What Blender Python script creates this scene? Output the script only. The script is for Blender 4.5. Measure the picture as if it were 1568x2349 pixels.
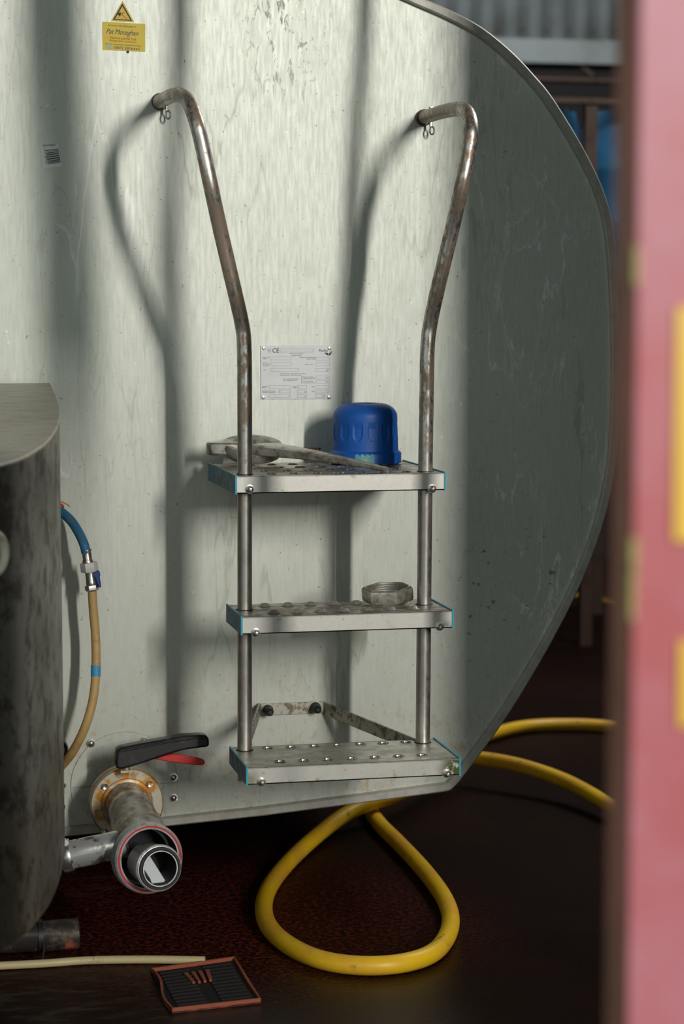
import bpy, bmesh, math, random
from mathutils import Vector, Matrix
random.seed(4)
for o in list(bpy.data.objects): bpy.data.objects.remove(o)
S = bpy.context.scene
COL = S.collection
# ------------------------------------------------------------------ camera
F = 5000.0; W, HH = 1568, 2349
PITCH = math.atan(474.5/F); YAW = math.radians(12.18); HCAM = 1.25
cam_d = bpy.data.cameras.new('camera'); cam = bpy.data.objects.new('camera', cam_d); COL.objects.link(cam)
cam.location = (0, 0, HCAM); cam.rotation_euler = (math.pi/2-PITCH, 0, -YAW)
cam_d.sensor_fit = 'VERTICAL'; cam_d.sensor_height = 36; cam_d.lens = F/HH*36
cam_d.dof.use_dof = True; cam_d.dof.focus_distance = 4.18; cam_d.dof.aperture_fstop = 3.6
S.camera = cam
# ------------------------------------------------------------------ light
w = bpy.data.worlds.new('overcast_sky'); S.world = w; w.use_nodes = True
w.node_tree.nodes['Background'].inputs[0].default_value = (0.80, 0.93, 0.90, 1)
w.node_tree.nodes['Background'].inputs[1].default_value = 0.68
SUNDIR = Vector((-0.235, 1, -0.235)).normalized()
def area(name, loc, aim, sx, sy, e, col):
    d = bpy.data.lights.new(name, 'AREA'); d.shape = 'RECTANGLE'; d.size = sx; d.size_y = sy; d.energy = e; d.color = col
    o = bpy.data.objects.new(name, d); COL.objects.link(o); o.location = loc
    o.rotation_euler = (Vector(aim)-Vector(loc)).to_track_quat('-Z', 'Y').to_euler(); return o
# daylight through the tall narrow gap between the yard buildings behind the viewer
LGT = Vector((.85+.235*12, 4.35-12, 4.1))
area('daylight_gap', LGT, (.85, 4.35, 4.1), .30, 3.0, 725, (1.0, .955, .89))
# added fill lights to brighten the side aisle and the back bay
area('aisle_fill', (3.0, 5.6, 3.25), (2.6, 5.6, 0), .8, 1.6, 75, (1.0, .98, .92))
area('back_bay_fill', (2.6, 8.0, 3.25), (2.6, 9.3, 1.6), 2.2, .5, 85, (.92, 1.0, 1.0))
S.view_settings.view_transform = 'Standard'; S.view_settings.look = 'None'
S.view_settings.gamma = 1; S.view_settings.use_curve_mapping = False
S.view_settings.exposure = 0.0
# ------------------------------------------------------------------ maths
RM = Matrix.Rotation(-YAW, 3, 'Z') @ Matrix.Rotation(math.pi/2-PITCH, 3, 'X')
CAM = Vector((0, 0, HCAM))
def ray(u, v): return RM @ Vector(((u-W/2)/F, -(v-HH/2)/F, -1))
def P(u, v, Y):
    d = ray(u, v); return CAM + d*(Y/d.y)
def G(u, v, z=0.0):
    d = ray(u, v); return CAM + d*((z-HCAM)/d.z)
def cr(pts, n=8):
    "Catmull-Rom through points"
    p = [Vector(q) for q in pts]
    p = [2*p[0]-p[1]] + p + [2*p[-1]-p[-2]]
    out = []
    for i in range(1, len(p)-2):
        for k in range(n):
            t = k/n
            out.append(0.5*((2*p[i]) + (p[i+1]-p[i-1])*t + (2*p[i-1]-5*p[i]+4*p[i+1]-p[i+2])*t*t + (3*p[i]-p[i-1]-3*p[i+1]+p[i+2])*t**3))
    out.append(p[-2]); return out
# ------------------------------------------------------------------ mesh builder
class MB:
    def __init__(s): s.v = []; s.f = []
    def add(s, vs, fs):
        o = len(s.v); s.v += [Vector(x) for x in vs]; s.f += [tuple(i+o for i in f) for f in fs]; return s
    def box(s, a, b, M=None):
        x0,y0,z0 = a; x1,y1,z1 = b
        vs = [Vector(q) for q in ((x0,y0,z0),(x1,y0,z0),(x1,y1,z0),(x0,y1,z0),(x0,y0,z1),(x1,y0,z1),(x1,y1,z1),(x0,y1,z1))]
        if M: vs = [M @ q for q in vs]
        return s.add(vs, [(0,3,2,1),(4,5,6,7),(0,1,5,4),(1,2,6,5),(2,3,7,6),(3,0,4,7)])
    def tube(s, path, r, n=20, cap=True, closed=False, inner=None):
        p = [Vector(q) for q in path]; m = len(p)
        rs = r if isinstance(r, (list, tuple)) else [r]*m
        T = []
        for i in range(m):
            if closed: t = p[(i+1)%m]-p[i-1]
            else: t = p[min(i+1,m-1)]-p[max(i-1,0)]
            T.append(t.normalized())
        up = Vector((0,0,1)) if abs(T[0].z) < .9 else Vector((1,0,0))
        nrm = (up - T[0]*up.dot(T[0])).normalized(); vs = []; fs = []
        for i in range(m):
            nrm = (nrm - T[i]*nrm.dot(T[i])).normalized(); b = T[i].cross(nrm)
            for k in range(n):
                a = 2*math.pi*k/n; vs.append(p[i] + (nrm*math.cos(a)+b*math.sin(a))*rs[i])
        for i in range(m if closed else m-1):
            j = (i+1) % m
            for k in range(n): fs.append((i*n+k, i*n+(k+1)%n, j*n+(k+1)%n, j*n+k))
        if cap and not closed:
            fs.append(tuple(range(n))[::-1]); fs.append(tuple(range((m-1)*n, m*n)))
        return s.add(vs, fs)
    def lathe(s, prof, o, axis, n=40, ph=0.0, fn=None, close=False, caps=True):
        "prof: list of (radius, height along axis)"
        ax = Vector(axis).normalized(); o = Vector(o)
        up = Vector((0,0,1)) if abs(ax.z) < .9 else Vector((1,0,0))
        x = (up - ax*up.dot(ax)).normalized(); y = ax.cross(x); vs = []; fs = []
        for i, (r, h) in enumerate(prof):
            for k in range(n):
                a = 2*math.pi*k/n + ph; rr = r if fn is None else fn(r, h, a)
                vs.append(o + ax*h + (x*math.cos(a)+y*math.sin(a))*rr)
        m = len(prof)
        for i in range(m if close else m-1):
            j = (i+1) % m
            for k in range(n): fs.append((i*n+k, i*n+(k+1)%n, j*n+(k+1)%n, j*n+k))
        if not close and caps:
            if prof[0][0] > 1e-6: fs.append(tuple(range(n))[::-1])
            if prof[-1][0] > 1e-6: fs.append(tuple(range((m-1)*n, m*n)))
        return s.add(vs, fs)
    def prism(s, pts, d):
        "pts: planar polygon (3-D), d: extrusion vector"
        n = len(pts); d = Vector(d); p = [Vector(q) for q in pts]
        return s.add(p + [q+d for q in p], [tuple(range(n))[::-1], tuple(range(n, 2*n))] + [(i,(i+1)%n,n+(i+1)%n,n+i) for i in range(n)])
    def mesh(s, name, mat=None, ang=35):
        me = bpy.data.meshes.new(name); me.from_pydata([tuple(v) for v in s.v], [], s.f)
        bm = bmesh.new(); bm.from_mesh(me); bmesh.ops.remove_doubles(bm, verts=bm.verts, dist=1e-6)
        bmesh.ops.recalc_face_normals(bm, faces=bm.faces); bm.to_mesh(me); bm.free()
        for p in me.polygons: p.use_smooth = True
        me.set_sharp_from_angle(angle=math.radians(ang))
        if mat: me.materials.append(mat)
        return me
    def build(s, name, mat, parent=None, bevel=0, ang=35, label=None):
        o = bpy.data.objects.new(name, s.mesh(name, mat, ang)); link(o, parent)
        if bevel:
            b = o.modifiers.new('bevel', 'BEVEL'); b.width = bevel; b.segments = 2; b.limit_method = 'ANGLE'; b.angle_limit = math.radians(40)
        if label: o['label'] = label
        return o
def link(o, parent=None):
    COL.objects.link(o)
    if parent is not None:
        o.parent = parent
        if parent.type == 'EMPTY' and parent.parent is None: o.location = o.location - parent.location
def thing(name, label, cat, loc=(0,0,0), group=None):
    o = bpy.data.objects.new(name, None); COL.objects.link(o); o.location = loc; o.empty_display_size = .05
    return tag(o, label, cat, group)
def tag(o, label, cat, group=None):
    o['label'] = label; o['category'] = cat
    if group: o['group'] = group
    return o
def struct(o): o['kind'] = 'structure'; return o
def inst(name, me, loc, parent, rot=None):
    o = bpy.data.objects.new(name, me); o.location = loc
    if rot: o.rotation_euler = rot
    link(o, parent); return o
# ------------------------------------------------------------------ materials
class NT:
    def __init__(s, name):
        s.m = bpy.data.materials.new(name); s.m.use_nodes = True; s.t = s.m.node_tree; s.b = s.t.nodes['Principled BSDF']
        s.co = s.t.nodes.new('ShaderNodeTexCoord').outputs['Object']
    def new(s, k): return s.t.nodes.new(k)
    def ln(s, a, b): s.t.links.new(a, b)
    def put(s, sock, v):
        if isinstance(v, bpy.types.NodeSocket): s.ln(v, sock)
        elif isinstance(v, (tuple, list)) and len(v) == 3 and sock.type == 'RGBA': sock.default_value = (*v, 1)
        else: sock.default_value = v
    def noise(s, scale, stretch=(1,1,1), detail=4, rough=.6, dist=0, off=(0,0,0)):
        mp = s.new('ShaderNodeMapping'); mp.inputs['Scale'].default_value = stretch; mp.inputs['Location'].default_value = off; s.ln(s.co, mp.inputs[0])
        n = s.new('ShaderNodeTexNoise'); n.inputs['Scale'].default_value = scale; n.inputs['Detail'].default_value = detail
        n.inputs['Roughness'].default_value = rough; n.inputs['Distortion'].default_value = dist; s.ln(mp.outputs[0], n.inputs['Vector']); return n.outputs[0]
    def ramp(s, f, a, b, lo=0, hi=1):
        r = s.new('ShaderNodeMapRange'); r.interpolation_type = 'SMOOTHSTEP'; s.ln(f, r.inputs[0])
        for i, v in enumerate((a, b, lo, hi)): r.inputs[i+1].default_value = v
        return r.outputs[0]
    def math(s, op, a, b=0):
        n = s.new('ShaderNodeMath'); n.operation = op; s.put(n.inputs[0], a); s.put(n.inputs[1], b); return n.outputs[0]
    def mix(s, f, a, b):
        n = s.new('ShaderNodeMix'); n.data_type = 'RGBA'; s.put(n.inputs[0], f); s.put(n.inputs[6], a); s.put(n.inputs[7], b); return n.outputs[2]
    def near(s, c, r0, r1, sc=(1,1,1)):
        "mask 1 inside r0 of c, 0 beyond r1"
        mp = s.new('ShaderNodeMapping'); mp.vector_type = 'TEXTURE'; mp.inputs['Location'].default_value = tuple(c); mp.inputs['Scale'].default_value = sc
        s.ln(s.co, mp.inputs[0]); l = s.new('ShaderNodeVectorMath'); l.operation = 'LENGTH'; s.ln(mp.outputs[0], l.inputs[0])
        return s.ramp(l.outputs['Value'], r0, r1, 1, 0)
    def bump(s, h, st=.2, d=.001):
        n = s.new('ShaderNodeBump'); n.inputs['Strength'].default_value = st; n.inputs['Distance'].default_value = d; s.ln(h, n.inputs['Height']); s.ln(n.outputs[0], s.b.inputs['Normal'])
    def done(s, col, metal=0.0, rough=.5):
        s.put(s.b.inputs['Base Color'], col); s.put(s.b.inputs['Metallic'], metal); s.put(s.b.inputs['Roughness'], rough); return s.m
def simple(name, c, metal=0, rough=.5, dirt=None, ds=30, lo=.5, hi=.7, bump=0, amt=1):
    n = NT(name); col = c
    if dirt:
        f = n.noise(ds, detail=6, rough=.65); col = n.mix(n.ramp(f, lo, hi, 0, amt), c, dirt)
        if bump: n.bump(f, bump)
    return n.done(col, metal, rough)

def m_tank():
    n = NT('brushed_stainless'); 
    big = n.noise(2.2, (1,1,.35), 3, .5)
    base = n.mix(n.ramp(big, .3, .7), (.57,.61,.54), (.67,.70,.63))
    grain = n.noise(160, (1,1,.12), 3, .7); base = n.mix(n.ramp(grain, .25, .8, 0, .45), base, (.50,.51,.46))
    weave = n.noise(220, (.08,1,1), 2, .6); base = n.mix(n.ramp(weave, .5, .8, 0, .12), base, (.42,.43,.39))
    # run marks: thin, wandering, vertical
    for sc, off, a, amt, c in ((9,(3,0,0),.012,.55,(.36,.38,.31)), (15,(7,0,2),.010,.40,(.40,.41,.34)), (6,(1,0,5),.006,.6,(.80,.82,.78))):
        mp = n.new('ShaderNodeMapping'); mp.inputs['Scale'].default_value = (1,1,.16); mp.inputs['Location'].default_value = off; n.ln(n.co, mp.inputs[0])
        q = n.new('ShaderNodeTexNoise'); q.inputs['Scale'].default_value = sc; q.inputs['Detail'].default_value = 5; q.inputs['Roughness'].default_value = .45; n.ln(mp.outputs[0], q.inputs['Vector'])
        d = n.math('ABSOLUTE', n.math('SUBTRACT', q.outputs[0], .5))
        line = n.ramp(d, 0, a, 1, 0); gate = n.ramp(n.noise(4, (1,1,.5), 3, .5, off=(off[0]+9,0,4)), .50, .66)
        base = n.mix(n.math('MULTIPLY', n.math('MULTIPLY', line, gate), amt), base, c)
    # drips near the top middle
    top = n.near(P(650, 60, 4.35), .0, .20, (.7,1,1.2)); dn = n.ramp(n.noise(60, (1,1,.35), 4, .6, 1.5), .56, .64)
    base = n.mix(n.math('MULTIPLY', n.math('MULTIPLY', dn, top), .9), base, (.13,.13,.09))
    # specks
    sp = n.ramp(n.noise(130, detail=2), .70, .74); base = n.mix(n.math('MULTIPLY', sp, .65), base, (.17,.16,.12))
    sp2 = n.ramp(n.noise(70, (1,1,.8), 3, off=(5,5,5)), .72, .76); base = n.mix(n.math('MULTIPLY', sp2, .7), base, (.85,.87,.83))
    # rust bloom along the bottom edge
    sx = n.new('ShaderNodeSeparateXYZ'); n.ln(n.co, sx.inputs[0]); low = n.ramp(sx.outputs[2], .2, .62, 1, 0)
    ru = n.ramp(n.noise(55, (1,1,.7), 5, .7), .50, .70); base = n.mix(n.math('MULTIPLY', n.math('MULTIPLY', ru, low), .8), base, (.47,.33,.18))
    # white scratches on the right half
    rt = n.ramp(sx.outputs[0], 1.1, 1.3); wv = n.noise(11, (1,1,.3), 6, .6, .8, (2,2,2)); wl = n.ramp(n.math('ABSOLUTE', n.math('SUBTRACT', wv, .52)), 0, .016, 1, 0)
    gt = n.ramp(n.noise(5, off=(8,1,1)), .45, .6)
    base = n.mix(n.math('MULTIPLY', n.math('MULTIPLY', n.math('MULTIPLY', wl, rt), gt), .85), base, (.95,.93,.90))
    dk = n.ramp(n.noise(75, (.6,1,1), 3, off=(1,7,3)), .66, .70); dz = n.near(P(1150,1330,4.35), .05, .3)
    base = n.mix(n.math('MULTIPLY', n.math('MULTIPLY', dk, dz), .8), base, (.12,.12,.11))
    n.bump(n.noise(2.2, (1,1,.35), 0, .3), .22, .012)
    return n.done(base, n.ramp(big, .2, .8, .36, .42), n.ramp(grain, .2, .9, .44, .52))
def m_tube():
    n = NT('worn_tube_steel'); sx = n.new('ShaderNodeSeparateXYZ'); n.ln(n.co, sx.inputs[0])
    f = n.noise(120, (1,1,.5), 6, .7); g = n.noise(14, detail=3, off=(2,0,0))
    hi = n.ramp(sx.outputs[2], .82, 1.1)
    r = n.math('MULTIPLY', n.ramp(n.math('ADD', n.math('MULTIPLY', f, .6), n.math('MULTIPLY', g, .4)), .44, .56), n.math('ADD', n.math('MULTIPLY', hi, .75), .12))
    c = n.mix(r, (.74,.71,.66), (.34,.19,.09)); c = n.mix(n.ramp(g, .4,.7,0,.5), c, (.48,.42,.36)); n.bump(f, .25, .0006)
    return n.done(c, n.math('SUBTRACT', .95, n.math('MULTIPLY', r, .7)), n.ramp(f, .3, .8, .34, .50))
def m_step():
    n = NT('stained_step_steel'); f = n.noise(28, detail=6, rough=.7); g = n.noise(150, detail=3)
    sx = n.new('ShaderNodeNewGeometry'); q = n.new('ShaderNodeSeparateXYZ'); n.ln(sx.outputs['Normal'], q.inputs[0])
    ps = n.new('ShaderNodeSeparateXYZ'); n.ln(n.co, ps.inputs[0])
    topf = n.math('MULTIPLY', n.ramp(q.outputs[2], .5, .9), n.ramp(ps.outputs[2], .55, .68, .5, 1))
    c = n.mix(n.ramp(g, .3, .8, 0, .3), (.62,.61,.56), (.45,.43,.38))
    c = n.mix(n.math('MULTIPLY', n.ramp(f, .35, .62), topf), c, (.25,.19,.13))
    c = n.mix(n.ramp(n.noise(60, detail=5, off=(4,4,4)), .60, .70, 0, .6), c, (.32,.24,.16))
    mo = n.math('MAXIMUM', n.near(P(1048,1765,3.84), .012, .046), n.math('MULTIPLY', n.near(P(1022,1440,3.9), .0, .02), .7))
    mo = n.math('MAXIMUM', mo, n.math('MULTIPLY', n.near(P(572,1790,3.84), 0, .03), .6))
    c = n.mix(n.math('MULTIPLY', mo, n.ramp(n.noise(110, detail=4), .36, .48)), c, (.10,.12,.02))
    return n.done(c, .55, n.ramp(f, .3, .8, .36, .5))
def m_box():
    n = NT('dull_dirty_steel'); f = n.noise(22, detail=7, rough=.7); g = n.noise(5, (1,1,.4))
    c = n.mix(n.ramp(g, .35, .65), (.24,.23,.19), (.36,.36,.33)); c = n.mix(n.ramp(f, .46, .62, 0, .85), c, (.085,.07,.05))
    c = n.mix(n.ramp(n.noise(60, (1,1,.6), 3, off=(3,3,3)), .70, .75, 0, .6), c, (.62,.62,.57)); n.bump(f, .2, .001)
    return n.done(c, .75, n.ramp(f, .3, .8, .34, .5))
def m_lid():
    n = NT('pale_lid_steel'); f = n.noise(24, (.8,1.5,1), 6, .7)  # paler steel than the housing, with brown and grey blotches
    c = n.mix(n.ramp(f, .45, .68, 0, .8), (.55,.53,.46), (.45,.34,.20)); c = n.mix(n.ramp(n.noise(90), .6, .7, 0, .5), c, (.25,.23,.19)); return n.done(c, .35, .5)
def m_floor():
    n = NT('wet_red_concrete'); f = n.noise(95, detail=6, rough=.75); g = n.noise(1.6, detail=4); k = n.noise(160, detail=3)
    zone = n.near(G(450,2110), .15, .75)
    c = n.mix(n.ramp(g, .35, .65), (.010,.004,.003), (.016,.006,.004))
    red = n.mix(n.ramp(f, .46, .60), (.010,.006,.005), (.20,.03,.018))
    c = n.mix(n.math('MULTIPLY', zone, .9), c, red)
    gz = n.near(G(140,2290), .05, .4); c = n.mix(n.math('MULTIPLY', gz, n.ramp(n.noise(25, (.5,1.5,1)), .45, .7, 0, .8)), c, (.07,.065,.045))
    gz2 = n.near(G(250,2040), .05, .35, (1.4,1,1)); c = n.mix(n.math('MULTIPLY', gz2, n.ramp(n.noise(16, (.5,1.5,1), off=(3,0,0)), .5, .7, 0, .5)), c, (.09,.07,.05))
    c = n.mix(n.ramp(k, .74, .78, 0, .35), c, (.25,.2,.16)); n.bump(f, .35, .002)
    n.b.inputs['Specular IOR Level'].default_value = .05
    wet = n.near(G(900,2290), .12, .75)
    return n.done(c, 0, n.math('SUBTRACT', n.ramp(f, .3, .8, .40, .60), n.math('MULTIPLY', wet, .40)))
def m_yellow(name='yellow_rubber', c=(.97,.60,.015)):
    n = NT(name); f = n.noise(26, detail=6, rough=.7); g = n.noise(7)
    k = n.mix(n.ramp(g, .42, .65, 0, .6), c, (.84,.40,.05)); k = n.mix(n.ramp(f, .60, .72, 0, .75), k, (.22,.14,.03)); return n.done(k, 0, .42)
M = {}
M['tank'] = m_tank(); M['tube'] = m_tube(); M['step'] = m_step(); M['box'] = m_box(); M['lid'] = m_lid(); M['floor'] = m_floor(); M['yhose'] = m_yellow()
M['rim'] = simple('tank_rim_steel', (.52,.51,.46), .25, .5, (.40,.38,.33), 30, .4, .7)
M['shell'] = simple('tank_shell_steel', (.30,.30,.28), .6, .5, (.18,.17,.15), 10, .4, .7)
M['steel'] = simple('bare_steel', (.62,.60,.56), .9, .28, (.30,.25,.20), 50, .5, .7)
M['cast'] = simple('cast_steel', (.60,.58,.52), .60, .36, (.22,.19,.14), 40, .42, .68, .4)
M['rusty'] = simple('rust_stained_steel', (.52,.48,.38), .6, .45, (.50,.22,.03), 34, .45, .6)
M['brightcast'] = simple('bright_worn_steel', (.74,.75,.75), .45, .35, (.36,.33,.30), 60, .52, .68, .3)
M['sidetube'] = simple('pitted_chrome', (.74,.75,.74), .6, .28, (.14,.13,.12), 38, .48, .62, .5)
M['black'] = simple('black_plastic', (.018,.018,.020), 0, .42, (.06,.055,.045), 30, .5, .7)
M['rubber'] = simple('black_rubber', (.012,.012,.014), 0, .5)
M['red'] = simple('red_plastic', (.60,.035,.03), 0, .45, (.10,.03,.02), 40, .58, .7)
M['redseal'] = simple('red_gasket', (.50,.02,.025), 0, .5)
M['bluecap'] = simple('blue_plastic', (.010,.115,.50), 0, .45, (.10,.10,.11), 34, .62, .80, .1, .6)
M['cyan'] = simple('teal_grime', (.10,.42,.46), 0, .6, (.4,.45,.4), 90, .45, .6)
M['endcap'] = simple('weathered_blue_cap', (.10,.30,.42), 0, .5, (.10,.12,.12), 40, .40, .66)
M['capedge'] = simple('bright_blue_edge', (.03,.42,.58), 0, .45)
M['bluehose'] = simple('blue_rubber', (.02,.20,.42), 0, .5, (.12,.20,.22), 45, .42, .66)
M['bluelever'] = simple('navy_plastic', (.01,.05,.25), 0, .4)
M['bluetape'] = simple('light_blue_tape', (.06,.34,.62), 0, .5)
M['tan'] = simple('tan_rubber', (.58,.38,.15), 0, .5, (.42,.26,.10), 30, .5, .7)
M['white'] = simple('white_plastic', (.72,.70,.66), 0, .4, (.5,.48,.42), 60, .55, .7)
M['cream'] = simple('cream_plastic', (.86,.80,.64), 0, .45)
M['pvc'] = simple('cream_pipe', (.62,.52,.28), 0, .45, (.35,.27,.12), 40, .55, .7)
M['plate'] = simple('white_plate', (.90,.92,.93), 0, .4, (.78,.80,.80), 12, .45, .7)
M['ink'] = simple('dark_ink', (.03,.03,.03), 0, .6)
M['greyink'] = simple('grey_ink', (.33,.34,.34), 0, .6)
M['purple'] = simple('violet_ink', (.05,.02,.14), 0, .6)
M['redink'] = simple('red_ink', (.50,.03,.02), 0, .6)
M['yel'] = simple('yellow_sticker', (.80,.60,.02), 0, .5, (.62,.47,.03), 30, .5, .75)
M['yel2'] = simple('mustard_sticker', (.80,.55,.03), 0, .5)
M['label'] = simple('pale_label', (.86,.90,.87), 0, .5)
M['paleblue'] = simple('pale_blue_ink', (.35,.55,.60), 0, .5)
M['orange'] = simple('orange_crayon', (.62,.16,.02), 0, .7, (.45,.30,.15), 120, .45, .6)
M['terra'] = simple('terracotta_plastic', (.36,.09,.045), 0, .5, (.16,.06,.04), 35, .5, .7)
M['grate'] = simple('dark_grate', (.006,.004,.004), 0, .7)
M['milk'] = simple('milky_film', (.70,.74,.76), 0, .3)
M['darkbore'] = simple('dark_bore', (.03,.025,.03), .5, .3)
M['bracket'] = simple('mossy_bracket', (.50,.50,.42), .4, .5, (.20,.15,.10), 60, .46, .62)
M['pinkred'] = simple('red_gate_paint', (.50,.105,.115), 0, .48, (.54,.22,.27), 1.4, .42, .62)  # lilac mottling puts the sky sheen into the paint colour
M['gateedge'] = simple('brown_red_primer', (.62,.27,.20), 0, .5, (.44,.22,.15), 10, .4, .7)
M['reflect'] = simple('amber_reflector', (.90,.55,.08), 0, .3)
M['chip'] = simple('old_ochre_paint', (.42,.34,.12), 0, .6)
M['corr'] = simple('grey_cladding', (.26,.28,.28), .0, .5, (.20,.21,.20), 6, .4, .7)
M['darkwall'] = simple('dark_wall', (.012,.008,.008), 0, .9, (.018,.011,.010), 3)  # near-black brown, faintly mottled
M['roof'] = simple('dark_roof', (.10,.10,.095), 0, .8)
M['bluedrum'] = simple('blue_drum_plastic', (.02,.14,.30), 0, .5, (.03,.07,.13), 6, .45, .7)
M['brown'] = simple('brown_rusted_bar', (.10,.06,.045), .1, .6, (.06,.03,.02), 12)
M['grimy'] = simple('grimy_black_iron', (.02,.017,.017), .2, .45, (.16,.11,.07), 24, .56, .72, .4)
M['wallconc'] = simple('dark_render', (.07,.065,.06), 0, .85)
def m_stub():
    n = NT('grimy_stub_iron'); f = n.noise(24, detail=6, rough=.7)
    c = n.mix(n.ramp(f, .5, .7), (.03,.025,.022), (.17,.12,.08))
    o = n.math('MULTIPLY', n.near(P(160,2180,4.08), .004, .026, (.8,1,1.3)), n.ramp(n.noise(90, detail=4), .40, .52))
    return n.done(n.mix(o, c, (.50,.13,.06)), .1, .55)
M['stub'] = m_stub()
# ------------------------------------------------------------------ setting
YF = 4.35; YR = 4.0
struct(MB().box((-9,-14,-.1),(11,13,0)).build('floor', M['floor']))
struct(MB().box((-6,1.2,3.3),(7,10.4,3.4)).build('ceiling', M['roof']))
struct(MB().box((-6,10.2,0),(7,10.35,3.3)).build('wall_back', M['darkwall']))
struct(MB().box((-6.1,1.2,0),(-6,10.3,3.3)).build('wall_left', M['wallconc']))
struct(MB().box((7,1.2,0),(7.1,10.3,3.3)).build('wall_right', M['wallconc']))
fx = P(1020, 400, YF).x; fx = fx + (LGT.x-fx)*(YF-1.22)/(YF-LGT.y)
struct(MB().box((fx,1.22,0),(7,1.36,3.3)).build('front_shade_wall', M['wallconc']))  # added unseen wall, its edge set to shade the tank's right side
# ------------------------------------------------------------------ milk tank
def outline(off=0.0):
    a = [(400,-140),(600,-115),(800,-66),(890,-36),(960,-6),(1030,25),(1100,63),(1166,116),(1220,172),(1268,232),(1340,352),(1386,455),(1407,560),(1416,700),(1419,850),(1415,1000),(1399,1120),(1370,1230),(1325,1345),(1270,1455),(1210,1560),(1150,1655),(1090,1738),(1048,1793)]
    pts = cr([P(u, v, YF) for u, v in a], 6)
    pts += cr([P(u, v, YF) for u, v in ((1040,1801),(1028,1811),(1008,1815))], 3)
    pts += [P(800,1843,YF), P(600,1869,YF), P(400,1891,YF), P(140,1918,YF)]
    pts += cr([(-.15,YF,.14),(-.5,YF,.19),(-.9,YF,.45),(-1.2,YF,.9),(-1.27,YF,1.15),(-1.1,YF,1.52),(-.7,YF,1.82),(-.2,YF,1.96),(.25,YF,1.99)], 5)
    if off:
        n = len(pts); out = []
        for i in range(n):
            t = (pts[(i+1)%n]-pts[i-1]).normalized(); nn = Vector((t.z, 0, -t.x))  # right of travel
            out.append(pts[i] + nn*off)
        c = sum(pts, Vector())/n
        if (out[0]-c).length > (pts[0]-c).length: out = [2*p-q for p, q in zip(pts, out)]
        return out
    return pts
tank = thing('milk_tank', 'huge oval brushed stainless milk tank with flat streaked end and raised rim', 'tank', (.2, YF, 0))
o0 = outline(); o1 = outline(.019); NN = len(o0)
e = MB(); e.add([p.copy() for p in o1], [tuple(range(NN))]); e.build('end_panel', M['tank'], tank)
r = MB()
def loop(pts, y): return [Vector((p.x, y, p.z)) for p in pts]
def bridge(mb, loops):
    n = len(loops[0]); vs = sum(loops, []); fs = []
    for j in range(len(loops)-1):
        for i in range(n): fs.append((j*n+i, j*n+(i+1)%n, (j+1)*n+(i+1)%n, (j+1)*n+i))
    mb.add(vs, fs)
bridge(r, [loop(o1, YF+.004), loop(o1, YF-.011), loop(outline(.016), YF-.014), loop(outline(.003), YF-.014), loop(o0, YF-.010), loop(o0, YF+.03)])
r.build('rim', M['rim'], tank, ang=30)
s_ = MB(); bridge(s_, [loop(outline(.002), YF+.03), loop(outline(.002), 8.2)]); s_.add(loop(outline(.002), 8.2), [tuple(range(NN))]); s_.build('shell', M['shell'], tank)
for (u, Y) in ((736, 5.35), (-150, 4.7), (742, 7.6), (-150, 7.6)):   # adjustable feet under the belly
    x = P(u, 1860, Y).x if Y < 7 else (.95 if u > 0 else -.1)
    f = MB(); f.lathe([(.0,0),(.045,0),(.045,.012),(.02,.03),(.014,.035),(.014,.30),(0,.30)], (x,Y,0), (0,0,1), 20); ft = f.build('foot', M['cast'], tank)
    MB().lathe([(.0,.16),(.028,.16),(.028,.19),(0,.19)], (x,Y,0), (0,0,1), 6).build('lock_nut', M['steel'], ft)
# split cover plate round the outlet
cc = P(285, 1800, YF); cr_ = .108
def half(sign, z0):
    pts = []
    for k in range(0, 33):
        a = math.pi*k/32
        pts.append(Vector((cc.x+cr_*math.cos(a), YF-.0005, cc.z+sign*cr_*math.sin(a)+z0)))
    if sign < 0:  # trimmed above the rim
        pts = [p if p.z > P(p.x and 285, 1893, YF).z+.004 else Vector((p.x, p.y, P(285, 1893, YF).z+.004)) for p in pts]
    return MB().prism(pts, (0,-.0025,0)).build('cover_plate', M['tank'], tank)
half(1, .0008); half(-1, -.0008)
dome = MB().lathe([(0,.007),(.003,.0068),(.0055,.005),(.0062,.002),(.0085,.0018),(.0085,0),(0,0)], (0,0,0), (0,-1,0), 20).mesh('cover_screw', M['steel'])
for u, v in ((209,1705),(331,1699),(398,1783),(398,1830),(143,1801),(143,1850)): inst('cover_screw', dome, P(u,v,YF-.003), tank)
def ring_edge():
    # rust-lined edge of the cover plate
    t = MB(); pts = [Vector((cc.x+(cr_+.0006)*math.cos(math.pi*k/40), YF-.0015, cc.z+(cr_+.0006)*math.sin(math.pi*k/40))) for k in range(41)]
    t.tube(pts, .0007, 6); return t.build('plate_edge', M['rusty'], tank)
ring_edge()
# orange crayon marks behind the top step
for grp in (((696,700,1026,1040),), ((705,735,1027,1031),(705,735,1035,1039),(705,709,1027,1039),(722,726,1027,1039),(731,735,1027,1039)), ((664,668,1030,1042),(658,668,1038,1042))):
    mk = MB()
    for x0,x1,y0,y1 in grp: mk.box(P(x0,y1,YF-.0001), P(x1,y0,YF-.0012))
    mk.build('crayon_mark', M['orange'], tank)
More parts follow.
